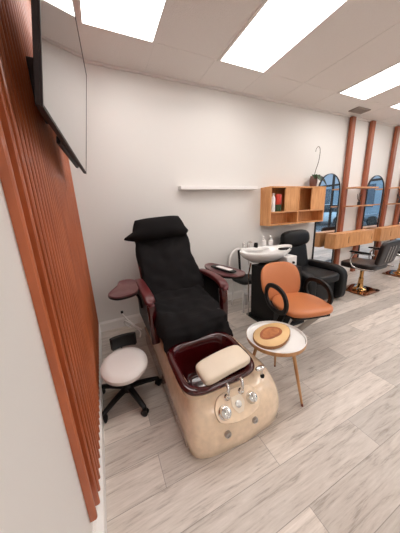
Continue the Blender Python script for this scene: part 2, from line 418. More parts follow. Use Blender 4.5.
# ------------------------------------------------------------------ beams, shelves, mirrors, styling stations
BX = [4.255, 4.845, 5.69, 6.245, 7.12, 7.68]
bord = ['leftmost', 'second from the left', 'third from the left', 'fourth from the left', 'fifth from the left', 'sixth from the left']
b0 = None
for i, x in enumerate(BX):
    if b0 is None:
        b0 = o = obj('wall_beam', bx(-.048, .048, -.055, 0, 0.0, ZC-.021), M['beamwood'], smooth=False, bev=.003)
    else: o = b0.copy(); C.objects.link(o)
    o.location = (x, YB-.017, 0)
    tag(o, 'reddish wooden beam rising from floor to ceiling on back wall, %s' % bord[i], 'beam', 'wooden wall beams')
sn = ['first styling station', 'second styling station', 'third styling station']
for s in range(3):
    x0 = BX[2*s]; x1 = BX[2*s+1]
    for k, z in enumerate((1.70, 1.375)):
        yf = YB-.24
        o = obj('station_shelf', bx(x0-.01, x1+(.12 if k == 0 else .04), yf, YB-.074, z-.012, z+.012), M['oakh'], smooth=False, bev=.002)
        tag(o, 'thin wooden %s shelf spanning the beams above the %s' % (('upper', 'lower')[k], sn[s]), 'shelf', 'shelves on the wall beams')
        for bxx in (x0, x1):
            pass
    # arched mirror
    xm = x0-.395
    t = thing('arched_mirror', 'tall arched black framed wall mirror left of the %s beams' % ('first', 'second', 'third')[s], 'mirror', (xm, YB, .12), group='arched wall mirrors')
    def arch(wd, z0, z1, n=24):
        P = [(-wd, z0), (wd, z0)]
        for k in range(n+1):
            a = PI*k/n; P.append((wd*math.cos(a), z1-wd+wd*math.sin(a)))
        return P
    oz, iz = arch(.288, .005, 1.833), arch(.281, .011, 1.826)
    bm = B(); y0, y1 = -.034, -.001
    ring = lambda P, y: [bm.verts.new((a, y, b)) for a, b in P]
    a, b, c, d = ring(oz, y0), ring(iz, y0), ring(iz, y1), ring(oz, y1); n = len(a)
    for q in range(n):
        r1 = (q+1) % n
        for P, Q in ((a, b), (b, c), (c, d), (d, a)): bm.faces.new((P[q], P[r1], Q[r1], Q[q]))
    obj('frame', bm, M['frame'], t, smooth=False)
    obj('mirror_glass', prism(B(), arch(.279, .013, 1.824), -.024, -.012, 'y'), M['mirror'], t, smooth=False)
    # station drawer box
    xa, xb = x0-.46, x1+.15
    yf = 2.47; yk = YB-.076; za, zb = .63, .90
    t = thing('styling_station', 'oak drawer console of the %s mounted on the beams' % sn[s], 'drawer console', ((xa+xb)/2, YB, za), group='oak styling consoles')
    bm = B()
    box(bm, xa, xb, yf+.018, yk, za, za+.018); box(bm, xa, xb, yf-.004, yk, zb-.02, zb)
    box(bm, xa, xa+.018, yf+.018, yk, za+.018, zb-.02); box(bm, xb-.018, xb, yf+.018, yk, za+.018, zb-.02); box(bm, xa+.018, xb-.018, yk-.012, yk, za+.018, zb-.02)
    obj('body', bm, M['oak'], t, world=True, smooth=False)
    xs_ = [xa+.002, (xa+xb)/2+.19, xb-.002]
    for q in range(2):
        a, b = xs_[q]+.002, xs_[q+1]-.002; h = (a+b)/2 if q == 0 else b-.06
        bm = B(); za2, zb2 = za+.002, zb-.024
        box(bm, a, h-.011, yf, yf+.017, za2, zb2); box(bm, h+.011, b, yf, yf+.017, za2, zb2)
        box(bm, h-.011, h+.011, yf, yf+.017, za2, za2+.07); box(bm, h-.011, h+.011, yf, yf+.017, zb2-.05, zb2)
        dr = obj('drawer', bm, M['oak'], t, world=True, smooth=False)
        obj('handle_slot', bx(h-.0105, h+.0105, yf+.008, yf+.0165, za2+.0705, zb2-.0505), M['dark'], dr, world=True, smooth=False, label='dark finger slot')
# little items on lower shelves
def reed(x, z, label, n, seed):
    t = thing('reed_diffuser', label, 'reed diffuser', (x, YB-.16, z)); rnd = random.Random(seed)
    obj('jar', lathe(B(), [(.022, 0), (.026, .008), (.026, .055), (.012, .07), (.012, .085), (.009, .085)], n=16), M['frame'], t)
    for k in range(n):
        a = rnd.uniform(0, 2*PI); tl = rnd.uniform(.04, .10); h = rnd.uniform(.18, .24)
        obj('reed', tube(B(), [(0, 0, .06), (tl*math.cos(a)*.5, tl*math.sin(a)*.5, h*.6), (tl*math.cos(a), tl*math.sin(a)*.6, h)], .004, 5), M['frame'], t)
reed(4.54, 1.388, 'small black reed holder on lower shelf of the first beam pair', 4, 1)
reed(5.98, 1.388, 'small black reed holder on lower shelf of the second beam pair', 6, 7)

# ------------------------------------------------------------------ pedicure spa chair
CX = .635
t = pc = thing('pedicure_chair', 'spa pedicure chair with cream foot tub base, maroon arms and maroon basin', 'pedicure chair', (CX, 1.55, 0))
N = 64
def outline(z, hw, yf, yb, e=4.2, bulge=.05, cx=.635):
    """plan outline with a bulged front"""
    cy, hb = (yf+yb)/2, (yb-yf)/2; out = []
    for (x, y, zz) in sring(cx, cy, z, hw, hw, e, N):
        y += (hb-hw)*(1 if y > cy else -1)
        f = max(0, (cy-y)/hb)
        y2 = y-bulge*f**4*(math.cos((x-cx)/hw*PI/2) if abs(x-cx) < hw else 0)+.0
        out.append((x, y2, z))
    return out
BCX, BCY = .565, 1.165
rings = [outline(z_, h_, y_, b_, 9-8*z_, .04) for z_, h_, y_, b_ in ((0, .340, .878, 2.30), (.012, .345, .868, 2.31), (.10, .347, .862, 2.31), (.16, .345, .865, 2.31),
         (.21, .338, .872, 2.31), (.25, .331, .890, 2.30), (.29, .320, .920, 2.29), (.32, .305, .952, 2.28), (.340, .285, .985, 2.26), (.350, .27, 1.01, 2.24))]
inner = [sring(BCX, BCY, .352, .246, .212, 4.5, N), sring(BCX, BCY, .30, .240, .206, 4.5, N), sring(BCX, BCY, .13, .21, .18, 4.5, N), sring(BCX, BCY, .12, .1, .1, 3, N)]
obj('tub_base', loft(B(), rings+inner), M['cream'], t, world=True, ang=60)
# side panels (taupe)
for s in (-1, 1):
    bm = B(); X0 = CX+s*.336
    P = [(.96, .012), (2.2, .012), (2.2, .21), (1.7, .20), (1.3, .16), (1.0, .10)]
    prism(bm, P, X0, X0+s*.014, 'x'); obj('side_panel', bm, M['taupe'], t, world=True, smooth=False, bev=.004, label='taupe kick panel')
# basin
def br(z, a, b, e=4.6):
    return [(x, y, zz+(.030*((y-BCY)/.27))) for x, y, zz in sring(BCX, BCY, z, a*.945, b*.80, e, N)]
rr = [br(.340, .225, .225), br(.365, .252, .255), br(.395, .276, .282), br(.412, .286, .292), br(.422, .284, .290), br(.430, .268, .274), br(.428, .244, .250), br(.418, .235, .240), br(.36, .215, .220), br(.25, .19, .195), br(.19, .17, .17), br(.175, .13, .13)]
basin = obj('foot_basin', loft(B(), rr, cap0=False), M['maroon'], t, world=True, ang=70, label='glossy maroon foot basin')
bm = B(); lathe(bm, [(.022, .172), (.028, .174), (.028, .180), (.014, .184), (.0, .184)], BCX-.05, BCY+.04, 20); obj('drain', bm, M['steel'], basin, world=False)
basin.children[0].parent = basin
bpy.data.objects[basin.children[0].name].data.transform(wm(t).inverted())
# foot rest pad: arched pillow lying over the basin
pm = Matrix.Translation((.603, 1.04, .445)) @ Matrix.Rotation(R(3), 4, 'Z') @ Matrix.Rotation(R(-5), 4, 'Y') @ Matrix.Rotation(R(8), 4, 'X')
bm = cushion(0, 0, 0, .355, .165, .058, e=6, n=16)
for v in bm.verts: v.co.z += .014*math.cos(v.co.x/.1925*PI/2)-.004; v.co.y += .018*(v.co.x/.185)**2*0
bmesh.ops.transform(bm, matrix=pm, verts=bm.verts)
fp = obj('foot_pad', bm, M['pad'], t, world=True, ang=80, label='cream vinyl foot rest pad')
# console plate on slope
cm = Matrix.Translation((.60, .872, .282)) @ Matrix.Rotation(R(45), 4, 'X')
def onc(bm): bmesh.ops.transform(bm, matrix=cm, verts=bm.verts); return bm
P = [(-.15, -.02), (-.13, -.055), (-.06, -.078), (0, -.083), (.06, -.08), (.13, -.058), (.155, -.02), (.15, .03), (.10, .075), (.0, .085), (-.10, .075), (-.145, .03)]
P3 = [(p.x, p.y) for p in spline([(a, b, 0) for a, b in P], 4, closed=True)]
obj('console_plate', onc(prism(B(), P3, -.03, .006)), M['cream'], t, world=True, bev=.004)
obj('control_panel', onc(prism(B(), [(-.035, .045), (.035, .045), (.045, .0), (.018, -.045), (-.018, -.045), (-.045, .0)], .006, .011)), M['pad'], t, world=True, smooth=False, bev=.002)
obj('badge', onc(lathe(B(), [(.019, .011), (.02, .014), (.012, .016), (0, .0165)], 0, 0, 20)), M['steel'], t, world=True)
for kx, ky, sq in ((-.10, -.010, 1.05), (.095, .002, .95)):
    kb = obj('knob', onc(lathe(B(), [(.036*sq, .006), (.037*sq, .012), (.031*sq, .022), (.029*sq, .04), (.022*sq, .046), (0, .047)], kx, ky, 26)), M['chrome'], t, world=True, label='chrome knob')
    obj('grip', onc(bx(kx-.007, kx+.007, ky-.026*sq, ky+.026*sq, .045, .056)), M['chrome'], kb, world=False)
    kb.children[0].data.transform(wm(t).inverted())
for kx in (-.055, .045):
    sp = spline([(kx, .050, .0), (kx, .062, .035), (kx, .082, .062), (kx+.003, .105, .070), (kx+.005, .125, .066)], 5)
    fo = obj('faucet_spout', onc(tube(B(), sp, .0095, 10)), M['chrome'], t, world=True, label='curved chrome spout')
    g = onc(lathe(B(), [(.019, .004), (.019, .012), (.013, .018), (.012, .03)], kx, .055, 18)); g.transform(wm(t).inverted()); obj('collar', g, M['chrome'], fo)
# spray handle
sh = obj('spray_handle', tube(B(), spline([(.845, .955, .29), (.846, .952, .35), (.838, .945, .385), (.81, .935, .392)], 5), [.010]*16, 10), M['chrome'], t, world=True, label='chrome hand sprayer')
g = lathe(B(), [(.024, .29), (.024, .322), (.014, .328)], .845, .955, 16); g.transform(wm(t).inverted()); obj('collar', g, M['black'], sh)
g = cushion(.822, .938, .398, .07, .035, .03, e=2.6, n=5); g.transform(wm(t).inverted()); obj('spray_head', g, M['chrome'], sh)
# front jets
for jx, jz in ((.50, .155), (.695, .155)):
    jm = Matrix.Translation((jx, .822, jz)) @ Matrix.Rotation(R(90), 4, 'X')
    bm = lathe(B(), [(.020, -.012), (.021, .0), (.017, .008), (.010, .009), (.008, .004), (0, .004)], 0, 0, 20); bmesh.ops.transform(bm, matrix=jm, verts=bm.verts)
    obj('side_button', bm, M['steel'], t, world=True, label='round metal button on front of tub')
# chair body
obj('seat_base', cushion(CX, 1.86, .42, .56, .66, .16, e=6), M['maroonarm'], t, world=True)
obj('seat', cushion(CX-.02, 1.79, .535, .53, .72, .11, e=6), M['leather'], t, world=True)
bkm = Matrix.Translation((CX-.01, 2.287, .850)) @ Matrix.Rotation(R(-33.8), 4, 'X')
obj('backrest', cushion(0, 0, 0, .56, .12, .72, e=5, mtx=bkm), M['leather'], t, world=True)
obj('headrest', cushion(0, 0, 0, .46, .10, .20, e=4, mtx=Matrix.Translation((CX-.05, 2.40, 1.24)) @ Matrix.Rotation(R(-20), 4, 'X')), M['leather'], t, world=True)
obj('back_shell', cushion(0, 0, 0, .60, .07, .72, e=5, mtx=Matrix.Translation((CX-.01, 2.345, .80)) @ Matrix.Rotation(R(-33.8), 4, 'X')), M['maroonarm'], t, world=True)
for s in (-1, 1):
    ax = CX+s*.352
    pts = spline([(ax, 2.36, .70), (ax, 2.16, .755), (ax+s*.006, 1.92, .765), (ax+s*.004, 1.74, .75), (ax, 1.665, .725), (ax-s*.004, 1.64, .68)], 5)
    n = len(pts)
    ar = obj('armrest', tube(B(), pts, [.62+.38*math.sin(PI*min(1, i/(n-1)*1.25+.12)/2) for i in range(n)], 16, flat=(.086, .05), up=(0, .35, .93)), M['maroonarm'], t, world=True, label='maroon armrest')
    obj('arm_post', tube(B(), spline([(ax-s*.006, 1.675, .70), (ax-s*.008, 1.66, .56), (ax-s*.012, 1.66, .34)], 5), 1, 14, flat=(.07, .07), up=(0, 1, 0)), M['maroon'], t, world=True, label='dark glossy arm post')
    obj('arm_panel', bx(ax-.016, ax+.016, 1.71, 2.30, .34, .725), M['black'], t, world=True, smooth=False, bev=.01)
# trays
def tray(P, z, s):
    P = spline([(a, b, 0) for a, b in P], 5, closed=True)
    cx = sum(p.x for p in P)/len(P); cy = sum(p.y for p in P)/len(P)
    mk = lambda f, z_: [(cx+(p.x-cx)*f, cy+(p.y-cy)*f, z_) for p in P]
    bm = loft(B(), [mk(.93, z-.020), mk(1, z-.012), mk(1, z+.003), mk(.96, z+.004), mk(.93, z-.001), mk(.3, z-.002)])
    tr = obj('side_tray', bm, M['maroontray'], t, world=True, ang=50)
    bm = loft(B(), [mk(.99, z-.026), mk(1.012, z-.016), mk(1.012, z-.006), mk(1.0, z-.006)]); bm.transform(wm(t).inverted()); obj('tray_rim', bm, M['black'], tr, ang=50)
    ax = CX+s*.36
    g = tube(B(), spline([(cx+(ax-cx)*.5, cy, z-.026), (cx+(ax-cx)*.6, cy, z-.07), (ax-(ax-cx)*.2, cy-.02, z-.13), (ax+s*.02, cy-.04, z-.22)], 5), .013, 8); g.transform(wm(t).inverted())
    obj('tray_arm', g, M['black'], tr)
    return tr
tray([(-.02, 1.86), (.035, 1.765), (.12, 1.76), (.205, 1.81), (.245, 1.95), (.262, 2.09), (.23, 2.20), (.165, 2.24), (.10, 2.21), (.065, 2.07), (.02, 1.98)], .77, -1)
tray([(1.10, 2.30), (1.05, 2.05), (1.06, 1.83), (1.13, 1.73), (1.22, 1.70), (1.31, 1.76), (1.335, 1.86), (1.31, 2.02), (1.27, 2.2), (1.21, 2.36)], .77, 1)
# remote lying on right tray
o = obj('remote_control', cushion(0, 0, 0, .095, .38, .024, e=5, n=6), M['black']); o.location = (1.175, 1.99, .7865)
o.rotation_euler = (0, 0, R(9)); tag(o, 'long black remote with pale face lying on the right maroon tray', 'remote control')
k_ = obj('keypad', cushion(0, -.02, .0105, .062, .24, .006, e=6, n=5), M['white'], o, label='pale grey keypad')

# ---- towels draped on the chair (separate cloths)
def seatcloth(u_, v_):
    # u across, v from back to front/hang
    xx = (u_-.5)*2
    prof = [(2.03, .655), (1.9, .625), (1.7, .612), (1.58, .605), (1.47, .595), (1.42, .565), (1.405, .51), (1.405, .37)]
    s = v_*(len(prof)-1); i = min(int(s), len(prof)-2); f = s-i
    y = prof[i][0]*(1-f)+prof[i+1][0]*f; z = prof[i][1]*(1-f)+prof[i+1][1]*f
    hw = .285-.01*v_; a = abs(xx)
    x = CX-.025+math.copysign(min(a, .86)/.86*hw, xx)
    drop = 0
    if a > .80:
        q = (a-.80)/.20; drop = .10*q**1.3; x += math.copysign(.012*q, xx)
    z = max(z-drop, .365)
    return (x, y-(.015*(1-a**2) if v_ > .6 else 0), z)
tag(obj('seat_towel', sheet(seatcloth, 70, 80, .012, .034, 5, 3), M['towel'], ang=80), 'black towel covering the seat of the pedicure chair', 'towel')
def backcloth(u_, v_):
    xx = (u_-.5)*2; a = abs(xx)
    # along the back plane from bottom to top
    y = 1.995+.415*v_+.0; z = .60+.62*v_
    hw = .315-.03*v_+.012*math.sin(v_*9)
    x = CX-.012+math.copysign(min(a, .84)/.84*hw, xx)
    if a > .80: q = (a-.80)/.2; y += .10*q**1.2; z -= .01*q
    y -= .028*(1-a**2)
    y += .03*(1-v_)**6
    return (x, y-.012, z)
tag(obj('back_towel', sheet(backcloth, 70, 80, .012, .030, 5, 11), M['towel'], ang=80), 'black towel draped down the backrest of the pedicure chair', 'towel')
# head towel, wrapped round the headrest like a pillow with loose corners
hm = Matrix.Translation((CX-.040, 2.365, 1.250)) @ Matrix.Rotation(R(-3), 4, 'Y') @ Matrix.Rotation(R(-20), 4, 'X')
bm = B(); bmesh.ops.create_cube(bm, size=2); bmesh.ops.subdivide_edges(bm, edges=bm.edges, cuts=18, use_grid_fill=True)
for v in bm.verts:
    p = v.co.copy(); a, b = abs(p.x), abs(p.z)
    th_ = .02+.11*((1-a**3.5)*(1-b**3))**.5
    zz_ = p.z; hw = .232+.052*(1-((zz_+.55)/1.55)**2 if zz_ > -.55 else 1-((zz_+.55)/.6)**2); hh = .120
    corner = (a**6)*(b**4)
    x = p.x*(hw+.012*a); z = p.z*hh*(1-.05*a**4*(p.z > 0))
    if p.x < 0 and p.z < .3: x -= .10*(a**5)*max(0, 1-abs(p.z+.55)/.5); z += .02*corner
    if p.x > 0 and p.z < .3: x += .03*(a**5)*max(0, 1-abs(p.z+.55)/.5)
    v.co = Vector((x, p.y*th_, z))
    v.co += Vector((0, 1, .3))*(.011*noise.noise(Vector((x*7, p.y, z*9))+Vector((4, 4, 4))))*(1 if True else 0)
bmesh.ops.transform(bm, matrix=hm, verts=bm.verts)
tag(obj('head_towel', bm, M['towel'], ang=80), 'black towel wrapped around the headrest of the pedicure chair', 'towel')

# cables by the wall
for k, (pts, lab) in enumerate([
    ([(.17, 2.66, .006), (.11, 2.60, .10), (.12, 2.55, .16), (.20, 2.50, .10), (.26, 2.42, .04), (.24, 2.36, .006)], 'pale looped cable rising off floor beside the back baseboard'),
    ([(.10, 2.68, .20), (.15, 2.60, .14), (.22, 2.48, .10), (.27, 2.36, .10)], 'pale cable slanting from back wall to the pedicure chair')]):
    o = obj('power_cable', tube(B(), spline(pts, 6), .009, 8), M['clear']); tag(o, lab, 'cable')
o = obj('wall_plug', cushion(.10, 2.72, .21, .03, .03, .03, e=5, n=4), M['black']); tag(o, 'small black plug on back wall above the baseboard', 'plug')

# ------------------------------------------------------------------ pedicure stool
t = thing('rolling_stool', 'low rolling stool with round white seat and black five star base', 'stool', (.02, 1.545, 0), 0)
SM = Matrix.Translation((0, -.01, .31)) @ Matrix.Rotation(R(9), 4, 'X') @ Matrix.Translation((0, .01, -.345))
obj('seat', lathe(B(), [(.12, .305), (.160, .308), (.168, .318), (.172, .335), (.170, .352), (.155, .366), (.12, .372), (.05, .374), (0, .374)], 0, -.01, 40), M['vinyl'], t).data.transform(SM)
obj('seat_plate', lathe(B(), [(.06, .285), (.13, .290), (.145, .305), (.12, .306)], 0, -.01, 30), M['black'], t).data.transform(SM)
obj('gas_lift', lathe(B(), [(.028, .07), (.028, .17), (.024, .175), (.016, .18), (.016, .258)], 0, 0, 20), M['black'], t)
obj('hub', lathe(B(), [(.036, .062), (.045, .075), (.045, .11), (.03, .13)], 0, 0, 20), M['black'], t)
for k in range(5):
    a = R(2)+k*R(72); d = Vector((math.cos(a), math.sin(a), 0))
    pts = [d*.03+Vector((0, 0, .095)), d*.12+Vector((0, 0, .088)), d*.20+Vector((0, 0, .075)), d*.245+Vector((0, 0, .066))]
    lg = obj('leg', tube(B(), spline(pts, 4), [1-.35*i/12 for i in range(13)], 12, flat=(.044, .034), up=(0, 0, 1)), M['black'], t)
    cs = B(); c = d*.24; tq = Vector((-math.sin(a+.6), math.cos(a+.6), 0))
    for s in (-1, 1):
        mm = Matrix.Translation(c+tq*s*.012+Vector((0, 0, .026))) @ tq.to_track_quat('Z', 'Y').to_matrix().to_4x4()
        w_ = lathe(B(), [(.0, -.008), (.020, -.008), (.026, -.005), (.026, .005), (.020, .008), (0, .008)], 0, 0, 18); w_.transform(mm)
        me = bpy.data.meshes.new('x'); w_.to_mesh(me); w_.free(); cs.from_mesh(me); bpy.data.meshes.remove(me)
    lathe(cs, [(.012, .028), (.016, .045), (.010, .066)], c.x, c.y, 10)
    obj('caster', cs, M['black'], lg)
# small backrest
obj('backrest', loft(B(), [[(.022+r*math.sin(a), .175-.19+r*math.cos(a), z) for a in [R(-27+54*i/10) for i in range(11)] for r in (.20,)]+[(.022+r*math.sin(a), .175-.19+r*math.cos(a), z) for a in [R(27-54*i/10) for i in range(11)] for r in (.235,)] for z in (.335, .34, .43, .44)]), M['black'], t, bev=.008)
obj('back_bracket', tube(B(), spline([(0, .03, .262), (0, .18, .275), (0, .215, .30), (0, .218, .38)], 4), 1, 8, flat=(.04, .012), up=(1, 0, 0)), M['black'], t)

# ------------------------------------------------------------------ tripod side table with wood slice
TX, TY, TZ = 1.10, 1.095, .462
t = thing('side_table', 'round white tray top side table with three slim wooden legs', 'side table', (TX, TY, 0))
lathe_part('table_top', [(0, TZ-.022), (.205, TZ-.022), (.212, TZ-.018), (.218, TZ+.012), (.213, TZ+.013), (.208, TZ-.006), (.18, TZ-.008), (0, TZ-.008)], M['porcelain'], t, n=56)
obj('rim_band', loft(B(), [[(r*math.cos(2*PI*i/56), r*math.sin(2*PI*i/56), z) for i in range(56)] for r, z in ((.209, TZ-.026), (.2145, TZ-.022), (.2200, TZ+.008), (.2175, TZ+.009), (.211, TZ-.0225), (.209, TZ-.026))], cap0=False, cap1=False), M['goldwood'], t, label='golden wood edge band')
for k, a in enumerate((-77, 43, 163)):
    a = R(a); d = Vector((math.cos(a), math.sin(a), 0)); top = d*.14+Vector((0, 0, TZ-.022)); bot = d*.245+Vector((0, 0, 0))
    lg = obj('leg', tube(B(), [top, bot.lerp(top, .5), bot.lerp(top, .05), bot], [.013, .0115, .008, .0075], 12), M['goldwood'], t)
    obj('foot_cap', tube(B(), [bot.lerp(top, .045)+Vector((0, 0, 0)), bot+Vector((0, 0, .0005))], .0088, 10), M['darkwood'], lg)
obj('hub_plate', lathe(B(), [(.0, TZ-.034), (.16, TZ-.034), (.16, TZ-.0225), (0, TZ-.0225)], n=40), M['goldwood'], t)
t = thing('wood_slice', 'oval slice of pale wood with dark heart lying on the white table', 'wood slice', (1.085, 1.115, TZ-.0075), R(18))
def blob(a, b, z, seed, amp=.05, n=60):
    a *= 1.06; b *= .97; out = []
    for i in range(n):
        th_ = 2*PI*i/n; k = 1+amp*math.sin(2*th_+seed)+amp*.7*math.sin(3*th_+seed*2)
        out.append((a*k*math.cos(th_), b*k*math.sin(th_), z))
    return out
obj('slice_body', loft(B(), [blob(.165, .125, 0, 1), blob(.168, .128, .004, 1), blob(.168, .128, .024, 1), blob(.165, .125, .027, 1)]), M['slicelight'], t, ang=60)
obj('bark_edge', loft(B(), [blob(.1685, .1285, .001, 1), blob(.1715, .1315, .005, 1), blob(.1715, .1315, .022, 1), blob(.1685, .1285, .0255, 1), blob(.1682, .1282, .003, 1)], cap0=False, cap1=False), M['bark'], t, ang=60, label='brown bark edge')
bm = loft(B(), [[(x, y+.012, z) for x, y, z in blob(.098, .072, z_, 2.2, .07)] for z_ in (.0265, .0280)])
ht = obj('heartwood', bm, M['heart'], t, ang=60, label='dark reddish brown heartwood')
bm = loft(B(), [[(x, y+.014, z) for x, y, z in blob(.076, .052, z_, 2.2, .08)] for z_ in (.0275, .0286)])
obj('inner_ring', bm, M['heart2'], ht, ang=60)

# ------------------------------------------------------------------ tan salon chair
t = thing('salon_chair', 'tan orange leather salon chair with black loop armrests beside the round table', 'salon chair', (1.72, 1.41, 0), R(-13))
# local: faces -Y
bm = cushion(0, 0, .465, .50, .50, .085, e=3.6, n=14)
for v in bm.verts:
    if v.co.y > 0: v.co.x *= 1-.25*(v.co.y/.25)**2
obj('seat', bm, M['tan'], t, ang=80)
bm = cushion(0, 0, 0, .46, .075, .44, e=2.9, n=14)
for v in bm.verts:
    v.co.y += -.9*v.co.x**2 + .02
    if v.co.z < 0: v.co.x *= 1-.20*(v.co.z/.22)**2
bmesh.ops.transform(bm, matrix=Matrix.Translation((-.07, .26, .625)) @ Matrix.Rotation(R(-16), 4, 'X'), verts=bm.verts)
obj('backrest', bm, M['tan'], t, ang=80)
for s in (-1, 1):
    X = s*.265
    if s > 0: X -= .035
    dy = .03 if s > 0 else .0
    P = [(X, .17+dy, .49), (X, .19+dy, .57), (X, .13+dy, .65), (X, .0+dy, .672), (X, -.12+dy, .64), (X, -.17+dy, .56), (X, -.14+dy, .475), (X, -.03+dy, .43), (X, .10+dy, .44)]
    obj('arm_loop', tube(B(), spline(P, 5, closed=True), 1, 14, closed=True, flat=(.045, .030), up=(1, 0, 0)), M['black'], t)
obj('seat_pan', bx(-.19, .19, -.2, .2, .395, .425), M['black'], t, smooth=False, bev=.008)
obj('back_bracket', tube(B(), [(0, .12, .40), (0, .26, .43), (0, .31, .60)], 1, 10, flat=(.09, .02), up=(0, 0, 1)), M['black'], t)
for (a, b, q) in (((.15, -.13), (-.10, .06), 'steel'), ((-.15, -.06), (-.17, .10), 'black'), ((-.05, .14), (-.19, .16), 'black'), ((.12, .12), (-.11, .17), 'steel')):
    obj('leg', tube(B(), [(a[0], a[1], .40), (b[0], b[1], .03)], 1, 10, flat=(.055, .022), up=(.5, .5, 0)), M[q], t)
obj('base_plate', cushion(-.145, .125, .02, .17, .19, .04, e=5, n=6), M['black'], t)

# ------------------------------------------------------------------ backwash unit
t = thing('wash_basin_unit', 'white shampoo bowl with chrome taps on a black pedestal cabinet', 'shampoo basin', (1.93, 2.12, 0))
obj('pedestal', bx(1.70, 2.12, 1.74, 2.16, .031, .722), M['black'], t, world=True, smooth=False, bev=.006)
obj('plinth', bx(1.66, 2.16, 1.68, 2.20, 0, .03), M['black'], t, world=True, smooth=False, bev=.004)
def bowl_ring(z, f, dz=0, e=2.3):
    out = []
    for i in range(48):
        a = 2*PI*i/48; c, s = math.cos(a), math.sin(a)
        x = .30*f*math.copysign(abs(c)**(2/e), c); y = .23*f*math.copysign(abs(s)**(2/e), s)
        if x > 0: y *= 1-.35*(x/.30)**2; x *= 1.28
        out.append((x, y, z+.045*max(0, x/.38)**2))
    return out
wbm = Matrix.Translation((1.935, 2.21, .022)) @ Matrix.Rotation(R(-12), 4, 'Z') @ Matrix.Diagonal((1.06, 1.04, 1, 1))
def rot(bm): bmesh.ops.transform(bm, matrix=wbm, verts=bm.verts); return bm
rg = [bowl_ring(.70, .42), bowl_ring(.715, .60), bowl_ring(.765, .86), bowl_ring(.81, .985), bowl_ring(.845, 1.0), bowl_ring(.852, .985), bowl_ring(.848, .93), bowl_ring(.82, .82), bowl_ring(.76, .62), bowl_ring(.735, .3)]
obj('bowl', rot(loft(B(), rg)), M['porcelain'], t, world=True, ang=70)
obj('neck_rest', rot(cushion(.235, -.10, .868, .17, .075, .03, e=3, n=8)), M['black'], t, world=True, label='black rubber neck rest')
obj('tap_deck', rot(cushion(-.02, .205, .845, .40, .13, .05, e=5, n=8)), M['porcelain'], t, world=True)
fa = obj('faucet', rot(tube(B(), spline([(-.12, .19, .865), (-.12, .19, .925), (-.12, .15, .955), (-.12, .09, .935)], 5), .014, 10)), M['chrome'], t, world=True, label='chrome tap')
g = rot(cushion(-.18, .20, .905, .035, .035, .075, e=3, n=4)); g.transform(wm(t).inverted()); obj('lever', g, M['chrome'], fa)
obj('control_knob', rot(lathe(B(), [(.028, .86), (.028, .91), (.022, .93), (0, .932)], -.02, .17, 18)), M['black'], t, world=True, label='black control knob')
obj('bowl_bracket', bx(2.10, 2.27, 1.95, 2.12, .60, .80), M['white'], t, world=True, smooth=False, bev=.01, label='white bracket box')
obj('bracket_knob', lathe(B(), [(.016, -.01), (.016, .01), (.01, .02), (0, .021)], n=14), M['black'], t).matrix_local = Matrix.Translation((2.20-1.93, 1.945-2.12, .72)) @ Matrix.Rotation(R(90), 4, 'X')
obj('drain_pipe', tube(B(), [(1.665, 2.17, .01), (1.665, 2.17, .60), (1.70, 2.17, .74)], .009, 8), M['chrome'], t, world=True)
for k, (x, y, lab) in enumerate(((2.10, 2.375, 'left white pump bottle standing on the shampoo bowl deck'), (2.20, 2.345, 'right white pump bottle standing on the shampoo bowl deck'))):
    t = thing('pump_bottle', lab, 'bottle', (x, y+.02, .892), group='pump bottles on the basin')
    lathe_part('body', [(.028, 0), (.031, .008), (.031, .07), (.014, .085), (.012, .10)], M['white'], t, n=18)
    obj('pump', tube(B(), [(0, 0, .095), (0, 0, .13), (-.01, -.01, .136), (-.045, -.02, .132)], .007, 8), M['white'], t)

# ------------------------------------------------------------------ black recliner
t = thing('recliner_chair', 'bulky black leather recliner against back wall beside the wash basin', 'recliner', (2.83, 2.25, 0))
L_ = lambda bm, n, m='leather', **k: obj(n, bm, M[m], t, world=True, ang=80, **k)
L_(cushion(2.83, 2.22, .20, .54, .62, .34, e=7), 'seat_base')
L_(cushion(2.83, 2.16, .40, .52, .66, .14, e=5), 'seat')
for s in (-1, 1):
    bm = cushion(2.83+s*.335, 2.20, .28, .17, .72, .52, e=6)
    for v in bm.verts:
        if v.co.z > .4: v.co.z -= .05*max(0, (2.2-v.co.y)/.36)**3
    L_(bm, 'armrest')
L_(cushion(0, 0, 0, .54, .17, .62, e=4.5, mtx=Matrix.Translation((2.80, 2.48, .60)) @ Matrix.Rotation(R(-12), 4, 'X')), 'backrest')
L_(cushion(0, 0, 0, .56, .19, .26, e=3, mtx=Matrix.Translation((2.80, 2.47, .93)) @ Matrix.Rotation(R(-8), 4, 'X')), 'headrest')
L_(bx(2.60, 3.06, 2.0, 2.5, 0, .05), 'plinth', 'black')

# ------------------------------------------------------------------ white hoop chair behind the tray
t = thing('hoop_chair', 'small white hoop backed chair with black seat behind the right maroon tray', 'chair', (1.82, 2.40, 0), R(0))
hp = [(-.18, .16, .42), (-.175, .19, .62), (-.13, .21, .78), (0, .22, .845), (.13, .21, .78), (.175, .19, .62), (.16, .16, .42)]
obj('back_hoop', tube(B(), spline(hp, 6), .018, 10), M['white'], t)
obj('seat', cushion(0, .02, .43, .36, .34, .06, e=4), M['black'], t)
for sx in (-1, 1):
    for sy in (-1, 1):
        obj('leg', tube(B(), [(sx*.13, .02+sy*.12, .41), (sx*.16, .02+sy*.15, .0)], .012, 8), M['white'], t)
obj('back_post', tube(B(), [(0, .17, .44), (0, .215, .83)], 1, 8, flat=(.04, .012), up=(0, 1, 0)), M['black'], t)
t = thing('lidded_jar', 'small white jar on the floor between pedicure chair and wash basin', 'jar', (1.86, 2.50, 0))
lathe_part('body', [(.04, 0), (.045, .01), (.045, .13), (.038, .14)], M['white'], t)
lathe_part('lid', [(.040, .14), (.042, .142), (.042, .165), (0, .168)], M['white'], t)

